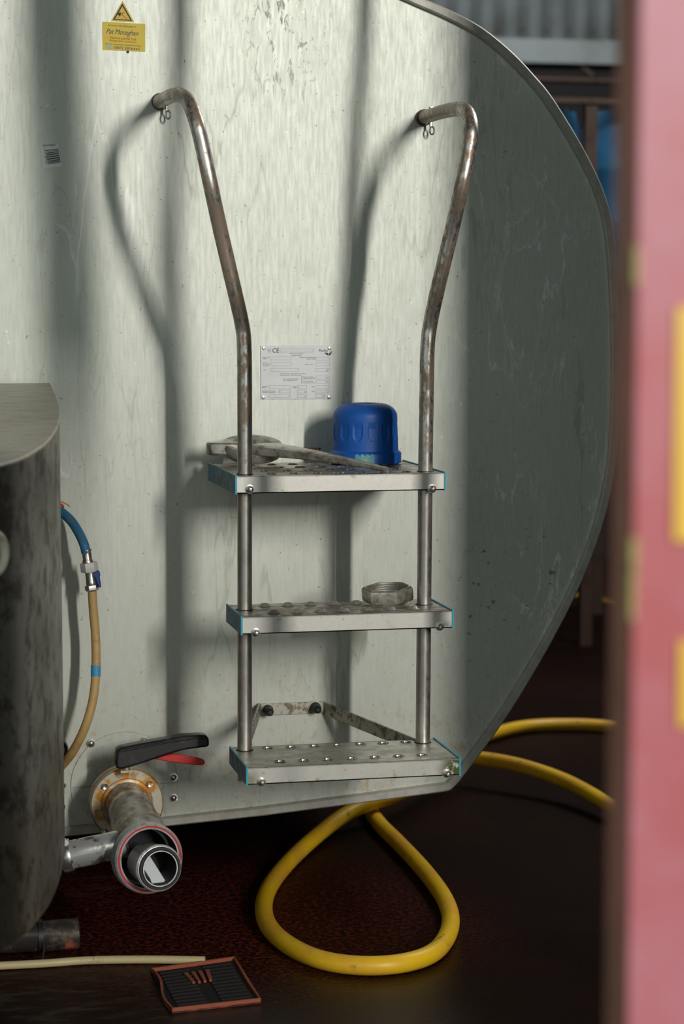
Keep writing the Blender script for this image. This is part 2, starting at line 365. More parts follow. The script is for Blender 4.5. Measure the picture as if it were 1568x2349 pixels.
# ------------------------------------------------------------------ ladder
lad = thing('tank_ladder', 'stainless three-step ladder with tall splayed tube handrails hooked onto the tank', 'ladder', (P(765,1700,YR).x, YR, 0))
RAD = .0138
def zrow(u, v, Y): return P(u, v, Y)
zb = P(800, 1751, 3.84).z
YT = 3.93
pl = [P(561,1790,YR)+Vector((0,0,-.0)), P(561,1715,YR), P(561,1400,YR), P(561,1100,YR), P(561,900,YR), P(560,800,YR), P(555,745,YR), P(536,660,YR-.02), P(508,540,YR-.04), P(484,430,YT), P(465,340,YT), P(449,276,YT+.005), P(431,232,YT+.05), P(410,217,YT+.13), P(390,221,YT+.25), P(364,234,YF+.001)]
pr = [P(968,1775,YR), P(969,1700,YR), P(972,1400,YR), P(975,1100,YR), P(978,900,YR), P(980,800,YR), P(986,745,YR), P(1004,660,YR-.02), P(1033,540,YR-.04), P(1058,430,YT), P(1075,345,YT), P(1080,295,YT+.005), P(1073,262,YT+.05), P(1055,250,YT+.13), P(1015,256,YT+.26), P(970,270,YF+.001)]
rails = []
for pts in (pl, pr):
    rl = MB().tube(cr(pts, 8), RAD, 28).build('handrail', M['tube'], lad, ang=60); rails.append(rl)
for (u, v, sgn, rl) in ((372,231,1,rails[0]),(977,268,1,rails[1])):   # socket collar and sprung pin clip
    c = P(u, v, YF-.02); ax = (P(u+30, v-8, YF-.2)-P(u, v, YF)).normalized()
    MB().lathe([(.0150,0),(.0165,.0),(.0165,.010),(.0150,.010)], P(u-6,v+2,YF-.003), (P(u+25,v-6,YF-.12)-P(u-6,v+2,YF)), 28, close=True).build('wall_socket', M['brown'], rl)
    q = MB().tube([c+Vector((.008,-.006,.018)), c+Vector((.008,-.006,-.020))], .0028, 10)
    d = c + Vector((.010,-.008,-.022))
    q.tube([d+Vector((.0045*math.cos(a), 0, -.006+.008*math.sin(a))) for a in [2*math.pi*k/16 for k in range(16)]], .0017, 8, closed=True)
    q.build('clip_pin', M['steel'], rl)
    MB().tube([c+Vector((.010,-.004,.014)), c+Vector((.010,-.004,.0195))], .0055, 6).build('pin_head', M['steel'], rl)
rim_flat = MB().lathe([(.0088,-.004),(.0086,.0006),(.0096,.0018),(.0112,.0005),(.0114,-.0002)], (0,0,0), (0,0,1), 24)
rim_me = MB(); rim_me.v = rim_flat.v; n_ = 24; rim_me.f = rim_flat.f[:4*n_]; rim_me = rim_me.mesh('grip_rim', M['steel'], 50)
crown = MB().lathe([(.0048,.0050),(.0058,.0060),(.0072,.0052),(.0100,.0018),(.0130,.0003)], (0,0,0), (0,0,1), 24, fn=lambda r,h,a: r*(1+(.10*math.sin(6*a) if h > .004 else 0)))
crown_me = MB(); crown_me.v = crown.v; crown_me.f = crown.f[:4*n_]; crown_me = crown_me.mesh('grip_crown', M['step'], 60)
def holed_plate(mb, x0, x1, y0, y1, z, xs, rows, r, w):
    "flat sheet with round punched holes"
    def quad(a, b, c, d): mb.add([(a,c,z),(b,c,z),(b,d,z),(a,d,z)], [(0,1,2,3)])
    yy = y0
    for ry in sorted(rows):
        quad(x0, x1, yy, ry-w); xx = x0
        for cx in xs(ry):
            quad(xx, cx-w, ry-w, ry+w); xx = cx+w; vs = []; fs = []; N = 24
            for k in range(N):
                a = 2*math.pi*k/N; c, s = math.cos(a), math.sin(a); q = w/max(abs(c), abs(s))
                vs += [(cx+q*c, ry+q*s, z), (cx+r*c, ry+r*s, z)]
            for k in range(N):
                j = (k+1) % N; fs.append((2*k, 2*j, 2*j+1, 2*k+1))
            mb.add(vs, fs)
        quad(xx, x1, ry-w, ry+w); yy = ry+w
    quad(x0, x1, yy, y1)
def ladder_step(fl, fr, hpx, yf, dep, rows, first, last, n, style, bolts):
    a = P(*fl, yf); b = P(*fr, yf); z = (a.z+b.z)/2; x0, x1 = a.x, b.x; h = hpx*yf/F*1.01; y1 = yf+dep
    z = z
    mb = MB()
    xa = G(first[0], first[1], z).x; xb = G(last[0], last[1], z).x
    stp = (xb-xa)/(n-1)
    def xs(ry): return [xa+stp*k for k in range(n)]
    rws = [yf+dep*q for q in rows]
    holed_plate(mb, x0, x1, yf, y1, z, xs, rws, .0088 if style == 'rim' else .0048, .0135 if style != 'rim' else .0128)
    t = .002
    mb.box((x0, yf, z-h), (x1, yf+t, z)); mb.box((x0, y1-t, z-h), (x1, y1, z))
    mb.box((x0, yf, z-h), (x1, yf+.018, z-h+t)); mb.box((x0, y1-.018, z-h), (x1, y1, z-h+t))
    st = mb.build('step', M['step'], lad, ang=1)
    for p_ in st.data.polygons: p_.use_smooth = False
    # rolled front edge
    MB().tube([(x0, yf+.0012, z-.0010), (x1, yf+.0012, z-.0010)], .0016, 10).build('rolled_edge', M['steel'], st)
    for sx, xx in ((-1, x0), (1, x1)):
        c = MB(); c.box((min(xx, xx+sx*.003), yf-.001, z-h-.001), (max(xx, xx+sx*.003), y1+.001, z+.0015)); cp = c.build('end_cap', M['endcap'], st, bevel=.0006)
        c2 = MB(); c2.box((min(xx, xx+sx*.0034), yf-.0018, z-h-.001), (max(xx, xx+sx*.0034), yf-.0004, z+.0018)); c2.box((min(xx, xx+sx*.0034), yf-.001, z+.0013), (max(xx, xx+sx*.0034), y1, z+.0022)); c2.build('cap_lip', M['capedge'], cp)
    me = rim_me if style == 'rim' else crown_me
    for ry in rws:
        for cx in xs(ry): inst('grip_ring', me, (cx, ry, z), st)
    for (u, v) in bolts:
        q = P(u, v, yf)
        bo = MB().lathe([(0,.013),(.003,.0125),(.005,.010),(.0054,.006),(.0066,.0055),(.0066,.001),(.0085,.0008),(.0085,0),(0,0)], q, (0,-1,0), 18).build('dome_nut', M['steel'], st)
    for (u, rl) in ((0, 0), (1, 1)):
        px = [Vector(q) for q in (pl if u == 0 else pr)]
        cx = px[2].x if u == 0 else px[2].x
        # rail x at this height
        best = min(cr(px[:6], 20), key=lambda q: abs(q.z-z)); 
        MB().lathe([(RAD+.0002,-.002),(RAD+.0002,.0008),(RAD+.0022,.0012),(RAD+.003,.0004),(RAD+.003,-.002)], (best.x, YR, z), (0,0,1), 28, close=True).build('tube_grommet', M['rubber'], st)
    return st, z, (x0, x1)
stA, zA, xA = ladder_step((568,1761), (1052,1741), 40, 3.84, .19, (.22,.88), (640,1746), (967,1733), 7, 'rim', ((599,1793),(1024,1774)))
stB, zB, xB = ladder_step((556,1416), (1036,1402), 40, 3.90, .17, (.25,.80), (628,1407), (945,1396), 7, 'crown', ((586,1451),(1007,1437)))
stC, zC, xC = ladder_step((543,1091), (1018,1087), 40, 3.955, .33, (.12,.36,.60,.84), (613,1084), (930,1083), 7, 'rim', ((572,1122),(990,1121)))
# wall bracket
br = MB().box(P(597,1641,YF-.001), P(745,1609,YF-.005)).build('wall_bracket', M['bracket'], lad, bevel=.0008)
def arm(a, b, h=.026, t=.004):
    a = Vector(a); b = Vector(b); d = (b-a).normalized(); s = Vector((d.y,-d.x,0)).normalized()*t
    return MB().prism([a+Vector((0,0,h/2)), a-Vector((0,0,h/2)), b-Vector((0,0,h/2)), b+Vector((0,0,h/2))], s)
arm(P(744,1624,YF-.003), Vector((P(962,1716,YR+.012).x, YR+.012, P(962,1716,YR).z))).build('bracket_arm', M['bracket'], lad)
arm(P(597,1627,YF-.003), Vector((P(566,1722,YR+.012).x, YR+.012, P(566,1722,YR).z))).build('bracket_arm', M['bracket'], lad)
for u, v in ((613,1627),(722,1621)):
    q = P(u,v,YF-.005)
    w_ = MB().lathe([(.013,0),(.013,.002),(.006,.0022)], q, (0,-1,0), 24).build('washer', M['bracket'], br)
    MB().lathe([(0,.034),(.004,.0335),(.0075,.030),(.009,.024),(.0092,.014),(.0105,.012),(.0105,.002),(0,.002)], q, (0,-1,-.05), 24).build('black_knob', M['black'], br)
# ------------------------------------------------------------------ lettering helper
FT = {}
def text(s, M_, w_, base, mat, name, parent, rot=0.0, shear=0, y=0, h=None, bold=0, label=None):
    "s written from base point (x,z) on plane y, total width w_"
    c = bpy.data.curves.new('t', 'FONT'); c.body = s; c.size = 1; c.shear = shear; c.offset = 0; c.resolution_u = 3
    o = bpy.data.objects.new('t', c); COL.objects.link(o); dg = bpy.context.evaluated_depsgraph_get()
    me = bpy.data.meshes.new_from_object(o.evaluated_get(dg)); bpy.data.objects.remove(o)
    xs = [v.co.x for v in me.vertices]; ys = [v.co.y for v in me.vertices]
    k = w_/(max(xs)-min(xs)); kh = k if h is None else h/(max(ys)-min(ys))
    cx, sx = math.cos(rot), math.sin(rot); x0 = min(xs)
    for v in me.vertices:
        X = (v.co.x-x0)*k; Z = v.co.y*kh
        v.co = (base[0]+X*cx-Z*sx, y, base[1]+X*sx+Z*cx)
    me.materials.clear(); me.materials.append(mat); me.name = name
    ob = bpy.data.objects.new(name, me); link(ob, parent)
    return ob
def xz(u, v, Y): q = P(u, v, Y); return (q.x, q.z)
# ------------------------------------------------------------------ data plate
YP = YF-.002
dp = thing('data_plate', 'white metal data plate with four rivets and printed boxes on the tank end', 'plate', P(679,917,YF))
a, b = P(598,916,YP), P(761,792,YP)
MB().box((a.x,YP-.0005,a.z),(b.x,YF-.0002,b.z)).build('plate_sheet', M['plate'], dp)
riv = MB().lathe([(0,.0012),(.0014,.0012),(.0014,.0022),(.003,.0020),(.0038,.0005),(.0038,0)], (0,0,0), (0,-1,0), 18).mesh('rivet', M['steel'])
for u,v in ((604.5,798.5),(755,799),(603.5,911.5),(754,911)): inst('rivet', riv, P(u,v,YP-.0005), dp)
sc = 200/1568
def DX(x, y): return (580+x*sc, 770+y*sc)
YI = YP-.0011
fr = MB()
def outl(mb, x0, y0, x1, y1, t=3.2):
    for (a0,b0,a1,b1) in ((x0,y0,x1,y0+t),(x0,y1-t,x1,y1),(x0,y0,x0+t,y1),(x1-t,y0,x1,y1)):
        mb.add([P(*DX(a0,b1), YI), P(*DX(a1,b1), YI), P(*DX(a1,b0), YI), P(*DX(a0,b0), YI)], [(0,1,2,3)])
for q in ((485,237,1085,296),(315,378,690,437),(315,487,690,545),(315,588,818,642),(1133,385,1378,443),(1131,487,1378,545),(1131,590,1376,645),(1131,723,1372,780),(1131,800,1372,858),(290,897,673,952),(806,897,967,952),(1128,897,1370,952),(460,975,670,1032),(803,975,967,1032),(1126,975,1368,1032),(287,1056,670,1113),(803,1056,965,1113),(1126,1056,1287,1113)): outl(fr, *q)
fr.build('printed_boxes', M['greyink'], dp)
def dt(s, x0, x1, yb, m='greyink', h=None, bold=0.0):
    a = xz(*DX(x0, yb), YI); b = xz(*DX(x1, yb), YI); text(s, None, b[0]-a[0], a, M[m], 'lettering', dp, y=YI, h=h, bold=bold)
mm = sc*YF/F*1.03
dt('CE', 350, 468, 305, 'ink', 78*mm)
dt('Packo', 1185, 1342, 288, 'ink', 46*mm, .015)
for s, x0, x1, yb in (('Niveau de construction',660,905,331),('Legally refused',695,870,365),('Type / Typ',178,292,400),('Model',178,245,424),('Fabr. Nr.',178,262,496),('No de Fabr.',178,298,524),('Serial No.',178,285,550),('Code',178,236,624),('Volume nominal designated',840,1125,400),('Rated volume',972,1125,428),('Tension / code',925,1075,526),
    ('Arbeitsmedium / Echangeur de chaleur',478,945,692),('Wärmetauscher / Heat exchanger',478,865,720),('Max. allowable pressure',545,822,786),('Max. zulässiger Druck',545,795,812),('Haute druk zijde',905,1080,750),('High pressure side',905,1115,776),('Lage druk zijde',905,1080,828),('Low pressure side',905,1112,856),
    ('Kältemittel',165,270,920),('Media',165,232,944),('Gruppe',712,788,920),('Classe',712,788,944),('MPa',1055,1108,930),('Kompressor design',165,405,1004),('Design substance',165,405,1030),('PSA',1055,1108,1012),('kg',918,948,1018),('kg',1315,1345,632),('bar',1310,1348,762),('bar',1310,1348,838),('bar',920,950,1095),('V',640,655,1098),('kW',1245,1282,1095),('m',1335,1350,1014),('R',478,494,1012)):
    dt(s, x0, x1, yb, 'greyink', None, .012)
# winged emblem under the maker's word and the little cup-and-fork mark
em = MB()
for (x0,y0,x1,y1) in ((1344,350,1284,306),(1347,346,1303,306),(1350,341,1322,306),(1352,337,1338,310),(1360,337,1419,268),(1364,344,1420,292),(1370,350,1420,314),(1352,352,1392,348)):
    dx, dy = x1-x0, y1-y0; L = math.hypot(dx, dy); a0, b0e = -dy/L*4.5, dx/L*4.5
    em.add([P(*DX(*q), YI) for q in ((x0-a0,y0-b0e),(x1-a0,y1-b0e),(x1+a0,y1+b0e),(x0+a0,y0+b0e))], [(0,1,2,3)])
em.build('winged_emblem', M['ink'], dp)
cu = MB(); outl(cu, 262, 236, 292, 272, 3); outl(cu, 274, 272, 280, 300, 3); outl(cu, 302, 230, 316, 300, 3); cu.build('printed_mark', M['greyink'], dp)
brk = MB()
for (x0,y0,x1,y1) in ((876,728,881,856),(876,728,886,732),(870,790,881,794),(876,852,886,856)):
    p, q = P(*DX(x0,y1), YI), P(*DX(x1,y0), YI); brk.add([(p.x,YI,p.z),(q.x,YI,p.z),(q.x,YI,q.z),(p.x,YI,q.z)], [(0,1,2,3)])
brk.build('printed_bracket', M['ink'], dp)
# ------------------------------------------------------------------ yellow contractor sign and warning triangle
YS = YF-.0012
sg = thing('contractor_sign', 'yellow rectangular contractor sticker with violet script and phone number', 'sign', P(283,115,YF))
s2 = 240/1568
def SX(x, y): return (200+x*s2, y*s2)
MB().prism([P(*SX(228,325),YS), P(*SX(868,358),YS), P(*SX(868,775),YS), P(*SX(232,745),YS)], (0,.001,0)).build('sticker_sheet', M['yel'], sg)
tl = math.atan2(-33, 640)*.9
def st_(s, x0, x1, yb, m, h=None, shear=0, bold=0):
    a = xz(*SX(x0, yb), YS-.0004); b = xz(*SX(x1, yb), YS-.0004)
    text(s, None, b[0]-a[0], a, M[m], 'lettering', sg, rot=tl, y=YS-.0004, h=h, shear=shear, bold=bold)
m2 = s2*YF/F*1.03
st_('INSTALLED AND MAINTAINED BY', 312, 735, 384, 'ink', 16*m2)
st_('Pat Monaghan', 285, 765, 500, 'purple', 92*m2, .35, .006)
st_('Electrical and Milk Tank', 345, 735, 580, 'redink', 34*m2, .1, .008)
st_('Refrigeration Contractor', 333, 745, 615, 'redink', 32*m2, .1, .008)
st_('All types of generators supplied and fitted', 265, 808, 660, 'ink', 22*m2, .1)
st_('(087) 2876442', 398, 785, 728, 'purple', 46*m2, 0, .008)
MB().prism([P(*SX(288,678),YS-.0004), P(*SX(365,682),YS-.0004), P(*SX(365,728),YS-.0004), P(*SX(288,724),YS-.0004)], (0,.0003,0)).build('phone_panel', M['paleblue'], sg)
wt = thing('warning_triangle', 'small yellow and black triangular warning sticker above the contractor sign', 'sign', P(281,50,YF))
tri = lambda pts, y: [P(*SX(*q), y) for q in pts]
MB().prism(tri([(530,12),(705,332),(358,312)], YS), (0,.001,0)).build('sticker_sheet', M['yel2'], wt)
A = tri([(527,50),(672,312),(385,296)], YS-.0004); B = tri([(527,92),(645,296),(415,284)], YS-.0004)
bt = MB(); bt.add(A+B, [(0,1,4,3),(1,2,5,4),(2,0,3,5)]); bt.build('black_border', M['ink'], wt)
hd = MB(); hd.add(tri([(445,205),(500,180),(505,215),(490,248),(470,228)], YS-.0004), [(0,1,2,3,4)]); hd.add(tri([(500,205),(535,190),(538,196),(500,214)], YS-.0004), [(0,1,2,3)]); hd.build('printed_hand', M['ink'], wt)
rx = MB()
for q in ([(455,278),(460,270),(558,178),(560,186)], [(522,222),(528,218),(598,288),(590,288)]): rx.add(tri(q, YS-.0005), [(0,1,2,3)])
rx.build('printed_bolt', M['redink'], wt)
MB().lathe([(0,.003),(.002,.0028),(.0028,.001),(.0028,0)], P(293,119,YF), (0,-1,0), 12).build('sign_screw', M['brown'], sg)
# barcode label
bl = thing('barcode_label', 'small white rounded barcode label on the left of the tank end', 'label', P(118,385,YF))
s3 = 100/1568
def BX(x, y): return (70+x*s3, 310+y*s3)
cs = [(315,375),(1025,300),(1135,1140),(425,1205)]
def rounded(cs, r=60):
    out = []
    for i in range(4):
        p = Vector(cs[i]+(0,)); a = (Vector(cs[i-1]+(0,))-p).normalized()*r; b = (Vector(cs[(i+1)%4]+(0,))-p).normalized()*r
        for t in (0,.25,.5,.75,1): q = (p+a)*(1-t)**2 + p*2*t*(1-t) + (p+b)*t*t; out.append((q.x, q.y))
    return out
MB().prism([P(*BX(*q), YS) for q in rounded(cs)], (0,.001,0)).build('label_sheet', M['label'], bl)
bars = MB(); yy = 0.0
def lerp4(s, t):
    x0 = Vector((530,545)); x1 = Vector((1000,490)); x2 = Vector((615,1055)); x3 = Vector((1085,1000))
    q = (x0*(1-s)+x1*s)*(1-t) + (x2*(1-s)+x3*s)*t; return P(*BX(q.x, q.y), YS-.0004)
t = 0
for wd, gp in ((.045,.04),(.03,.06),(.05,.03),(.02,.025),(.06,.05),(.03,.02),(.05,.03),(.02,.03),(.06,.02),(.03,.04),(.05,.025),(.03,.02),(.045,.05),(.03,.0)):
    bars.add([lerp4(0,t), lerp4(1,t), lerp4(1,min(1,t+wd)), lerp4(0,min(1,t+wd))], [(0,1,2,3)]); t += wd+gp
bars.build('barcode_bars', M['ink'], bl)
a = xz(*BX(455,425), YS-.0004); text('DP 0140418', None, .024, a, M['ink'], 'lettering', bl, rot=math.radians(6), y=YS-.0004, h=.0042)
a = xz(*BX(470,470), YS-.0004); text('Tank 100 2 M', None, .031, a, M['ink'], 'lettering', bl, rot=math.radians(-83), y=YS-.0004, h=.0026)
# ------------------------------------------------------------------ blue cap
cb = G(837, 1062, zC+.002); cb.z = zC+.002; RC = .0718
def capfn(r, h, a):
    if .046 < h < .084:
        q = (a*14/(2*math.pi)) % 1; dx = abs(q-.5)*2; k = (h-.046)/.038
        wd = .66*math.sqrt(max(0, 1-(1-k/.36)**2)) if k < .36 else .66
        fade = min(1, (1-k)*3)
        if dx < wd: return r-.0020*min(1, (wd-dx)*9)*fade
        if dx < wd+.12: return r+.0005*fade
    return r
prof = [(RC-.004,0),(RC,.002),(RC,.020),(RC-.001,.0225),(RC-.004,.0245),(RC-.0055,.026)]
prof += [(RC-.006-.002*(k/48), .026+.066*k/48) for k in range(1, 49)]
prof += [(RC-.008-(1-math.cos(t))*.034, .092+.027*math.sin(t)) for t in [math.pi/2*k/12 for k in range(1, 13)]]
prof += [(.026,.1190),(.022,.1165),(.018,.1140),(0,.1135)]
capT = thing('blue_dust_cap', 'blue domed plastic cap with scalloped grips standing on the top step', 'cap', cb)
MB().lathe(prof, cb, (0,0,1), 224, fn=capfn).build('cap_body', M['bluecap'], capT, ang=50)
q = MB().lathe([(RC+.0004,.004),(RC+.0006,.006),(RC+.0006,.0185),(RC+.0004,.020)], cb, (0,0,1), 160)
# teal smear: a thin film on the flange
fl = MB(); N = 14
for k in range(N):
    a0 = math.radians(-118+k*2.1); r0 = RC+.0003; h0 = .004+.002*math.sin(k*2.3); h1 = .021+.002*math.sin(k*1.7); a1 = a0+math.radians(2.1)
    fl.add([cb+Vector((r0*math.cos(a0), r0*math.sin(a0), h0)), cb+Vector((r0*math.cos(a1), r0*math.sin(a1), h0)), cb+Vector((r0*math.cos(a1), r0*math.sin(a1), h1)), cb+Vector((r0*math.cos(a0), r0*math.sin(a0), h1))], [(0,1,2,3)])
fl.build('teal_smear', M['cyan'], capT)
# ------------------------------------------------------------------ ring spanner
hub = G(578, 1066, zC); hub = Vector((hub.x, hub.y, zC+.003))
spn = thing('ring_spanner', 'worn grey cast ring spanner lying across the top step beside the blue cap', 'spanner', hub)
tip = P(886, 1094, 3.948); tip.z = zC+.0085
axis = Vector((.0,-.24,1)).normalized()
hr = MB(); hc = hub+Vector((0,0,.014))
hr.lathe([(.034,.0),(.040,-.002),(.046,.002),(.050,.014),(.0515,.022),(.049,.027),(.040,.027),(.036,.025),(.0345,.016)], hc, axis, 48, close=True, fn=lambda r,h,a: r*1.18*(1+(.035*math.cos(8*a) if r < .037 else 0)))
top = hc+axis*.018
# jaw lug at the far left
lg = MB(); lx = P(497,1034,4.12).x
lug = [(lx,.012),(lx+.003,.022),(hub.x-.03,.026),(hub.x-.02,.026),(hub.x-.02,-.026),(hub.x-.03,-.026),(lx+.003,-.016),(lx,-.008)]
b0 = top.z-.010
lg.prism([Vector((x, hub.y+y, b0-.004)) for x, y in lug], (0,0,.025))
lg.build('jaw_lug', M['cast'], spn, bevel=.004)
hr.build('ring_head', M['cast'], spn, ang=45)
hm = MB(); nseg = 24; d = (tip-top); dh = Vector((d.x,d.y,0)).normalized(); sd_ = Vector((-dh.y, dh.x, 0)); vs = []; fs = []
base_ = top + dh*.034 + Vector((0,0,-.002))
for i in range(nseg+1):
    t = i/nseg; c = base_.lerp(tip, t); c.z += .004*math.sin(math.pi*t)
    wv = .040*(1-t)**2.0+.0085+.002*(t > .8)*(t-.8)*5; hv = .0125-.008*t
    if i == nseg: wv *= .8
    for k in range(12):
        a = 2*math.pi*k/12; x = math.copysign(abs(math.cos(a))**.6, math.cos(a)); y = math.copysign(abs(math.sin(a))**.6, math.sin(a))
        vs.append(c+sd_*x*wv+Vector((0,0,y*hv)))
for i in range(nseg):
    for k in range(12): fs.append((i*12+k, i*12+(k+1)%12, (i+1)*12+(k+1)%12, (i+1)*12+k))
fs += [tuple(range(12)), tuple(range(nseg*12, nseg*12+12))]
hm.add(vs, fs); hm.build('handle', M['cast'], spn, ang=50)
# ------------------------------------------------------------------ hex ring nut on the middle step
nc = G(889, 1386, zB); nc = Vector((nc.x, nc.y, zB+.0066)); RN = .0500
nut = thing('hexagonal_ring_nut', 'large threaded stainless hexagonal ring nut resting on the middle step', 'nut', nc)
ph = math.radians(98)
def hexr(a): 
    q = ((a) % (math.pi/3)) - math.pi/6; return math.cos(math.pi/6)/math.cos(q)
nm = MB(); nax = Vector((-.07,-.07,1)).normalized(); RO = RN
def nf(r, h, a): return r*hexr(a-ph) if r > .0415 else r
nm.lathe([(.040,0),(.0455,.0),(RO-.001,.002),(RO,.006),(RO,.022),(RO-.001,.025),(.0455,.028),(.040,.0275)]+[(.0395-.0012*(k%2), .0265-.0022*k) for k in range(12)], nc, nax, 96, close=True, fn=nf)
nm.build('nut_body', M['cast'], nut, ang=22)
# ------------------------------------------------------------------ outlet valve
vc = P(290, 1843, 4.24)
val = thing('outlet_valve', 'stainless butterfly outlet valve with open pipe mouth at the tank bottom', 'valve', P(290,1843,YF))
fl_c = P(290,1842,4.235)
f1 = MB().lathe([(.040,.0),(.070,.0),(.0725,.003),(.0725,.020),(.070,.022),(.0705,.024),(.0725,.026),(.0725,.038),(.070,.041),(.052,.041),(.051,.046),(.046,.048),(.040,.046)], fl_c+Vector((0,.03,0)), (0,-1,0), 72, close=True)
f1.build('flange', M['rusty'], val, ang=30)
MB().lathe([(.0,0),(.040,0),(.040,.10),(0,.10)], P(287,1843,YF+.03), (0,-1,0), 48).build('tank_spigot', M['cast'], val)
sk = MB().lathe([(0,.003),(.003,.003),(.003,.0075),(.0055,.008),(.0065,.006),(.0065,0),(0,0)], (0,0,0), (0,-1,0), 20).mesh('socket_screw', M['steel'])
ff = fl_c + Vector((0,-.011,0))
for u, v in ((240,1803),(343,1797),(240,1908),(350,1900)):
    inst('socket_screw', sk, P(u, v, ff.y), val)
for u, v in ((272,1780),(307,1779)): MB().lathe([(0,.001),(.0045,.001),(.0045,0)], P(u,v,ff.y), (0,-1,0), 16).build('blank_plug', M['greyink'], val)
# body: neck curving down and toward the viewer
mc = P(343, 1970, 3.93)                        # mouth centre
md = ((CAM-mc).normalized() + Vector((.30,0,-.16))).normalized()
path = cr([fl_c+Vector((0,-.012,0)), fl_c+Vector((.004,-.05,-.006)), P(303,1868,4.12), P(318,1915,4.05), mc-md*.045, mc-md*.02], 8)
n = len(path); rr = [.044 if i < n*.42 else .043+.014*min(1,(i/n-.42)/.25) for i in range(n)]
MB().tube(path, rr, 44, cap=False).build('elbow_neck', M['cast'], val, ang=60)
RMo = .0655
mo = MB().lathe([(.050,-.045),(.058,-.040),(RMo-.004,-.034),(RMo-.001,-.030)]+[(RMo-.0012*(k%2), -.028+.0024*k) for k in range(11)]+[(RMo-.002,0),(.0625,.0015),(.0615,.0005),(.0575,.0005),(.0565,.0012),(.0545,.0006),(.054,-.004),(.054,-.075)], mc, md, 72, caps=False)
mo.build('threaded_mouth', M['brightcast'], val, ang=40)
MB().lathe([(.0575,.0004),(.0575,.0018),(.0612,.0018),(.0612,.0004)], mc, md, 72, close=True).build('mouth_gasket', M['redseal'], val, label='red rubber gasket ring')
MB().lathe([(.0538,-.002),(.0538,-.075),(.046,-.10),(0,-.10)], mc, md, 60, caps=False).build('mouth_bore', M['darkbore'], val)
# inner pipe
sx_ = md.cross(Vector((0,0,1))).normalized(); up_ = sx_.cross(md).normalized()
pc = P(366, 1992, 3.875)
MB().lathe([(.0385,-.075),(.0385,-.012),(.0425,-.010),(.0430,-.004),(.0415,-.003),(.0415,.000),(.0400,.001),(.0320,.001),(.0320,-.003),(.0318,-.085)], pc, md, 60, close=True).build('inner_pipe', M['brightcast'], val, ang=40)
MB().lathe([(.0330,.0005),(.0330,.0035),(.0350,.005),(.0385,.005),(.0395,.003),(.0395,.0005)], pc, md, 60, close=True).build('pipe_seal', M['rubber'], val)
MB().lathe([(.0312,.002),(.0312,.0050),(.0330,.0050),(.0330,.002)], pc, md, 60, close=True).build('bright_ring', M['brightcast'], val)
MB().lathe([(.0316,.0),(.0316,-.080),(0,-.080)], pc, md, 60, caps=False).build('pipe_bore', M['darkbore'], val)
mf = MB()
sl = Vector((.40,0,-.92))
ex = (sx_ if sx_.x > 0 else -sx_)
for i in range(11):                              # strip of milk lying along the bore, with thickness
    pass
strip = [(-.031,.003),(-.025,.017),(-.015,.0235),(.0137,-.026),(.010,-.029),(-.013,-.029),(-.016,-.020),(-.024,-.006)]
mf.prism([pc-md*.016+ex*x*.97+up_*y*.97 for x, y in strip], md*.006); mf.build('milk_residue', M['milk'], val, bevel=.001, label='white milk film inside the pipe')
# side branch with clamp
b0_, b1_ = P(290,1934,4.0), P(148,1964,4.02)
bd = (b1_-b0_).normalized()
MB().tube([b0_, b1_], .027, 40).build('side_branch', M['sidetube'], val)
MB().tube([b1_-bd*.002, b1_+bd*.10], .022, 30).build('rubber_sleeve', M['rubber'], val)
cl = MB().lathe([(.0272,-.006),(.0300,-.006),(.0312,-.003),(.0312,.010),(.0298,.013),(.0272,.013)], b1_-bd*.008, bd, 40, close=True).build('pipe_clamp', M['steel'], val)
MB().lathe([(0,-.012),(.006,-.012),(.006,.012),(0,.012)], b1_+Vector((.0,-.012,.030)), (0,-1,.1), 18).build('clamp_bolt', M['steel'], cl)
MB().tube([b1_-bd*.025+Vector((0,0,.027)), b1_-bd*.018+Vector((0,-.02,.018)), b1_-bd*.010+Vector((0,-.027,-.010)), b1_-bd*.005+Vector((0,-.02,-.02))], .002, 8).build('clamp_strap', M['rubber'], cl)
# stem and lever
YL = 4.205
MB().tube([P(290,1772,YL), P(290,1738,YL)], .007, 20).build('valve_stem', M['cast'], val)
MB().box(P(276,1775,YL-.012), P(304,1760,YL+.014)).build('stem_block', M['rusty'], val, bevel=.001)
s5 = 500/1568
def LX(x, y, Y=YL-.018): return P(100+x*s5, 1560+y*s5, Y)
lev = [(522,640),(516,600),(526,510),(545,488),(600,478),(700,458),(850,432),(1000,404),(1120,396),(1165,398),(1190,418),(1192,470),(1180,486),(1140,488),(1010,506),(900,538),(820,565),(700,606),(620,630),(560,645)]
lv = MB().prism([LX(*q) for q in lev], (0,.034,0)).build('lever', M['black'], val, bevel=.005, ang=40)
rib = [(545,505),(700,478),(900,440),(1110,412),(1160,415),(1165,425),(1110,424),(900,454),(700,492),(548,522)]
MB().prism([LX(*q, YL-.021) for q in rib], (0,.004,0)).build('lever_ridge', M['black'], lv, bevel=.0015)
MB().lathe([(0,.006),(.009,.005),(.012,.0),(.012,-.01)], LX(590,486,YL), (0,0,1), 20).build('pivot_cap', M['black'], lv)
ll = [(800,572),(860,545),(930,533),(1000,540),(1100,556),(1150,572),(1163,594),(1150,612),(1120,614),(1000,602),(900,588)]
MB().prism([LX(*q, YL-.006) for q in ll], (0,.010,0)).build('locking_latch', M['red'], val, bevel=.002, label='red locking latch under the lever')
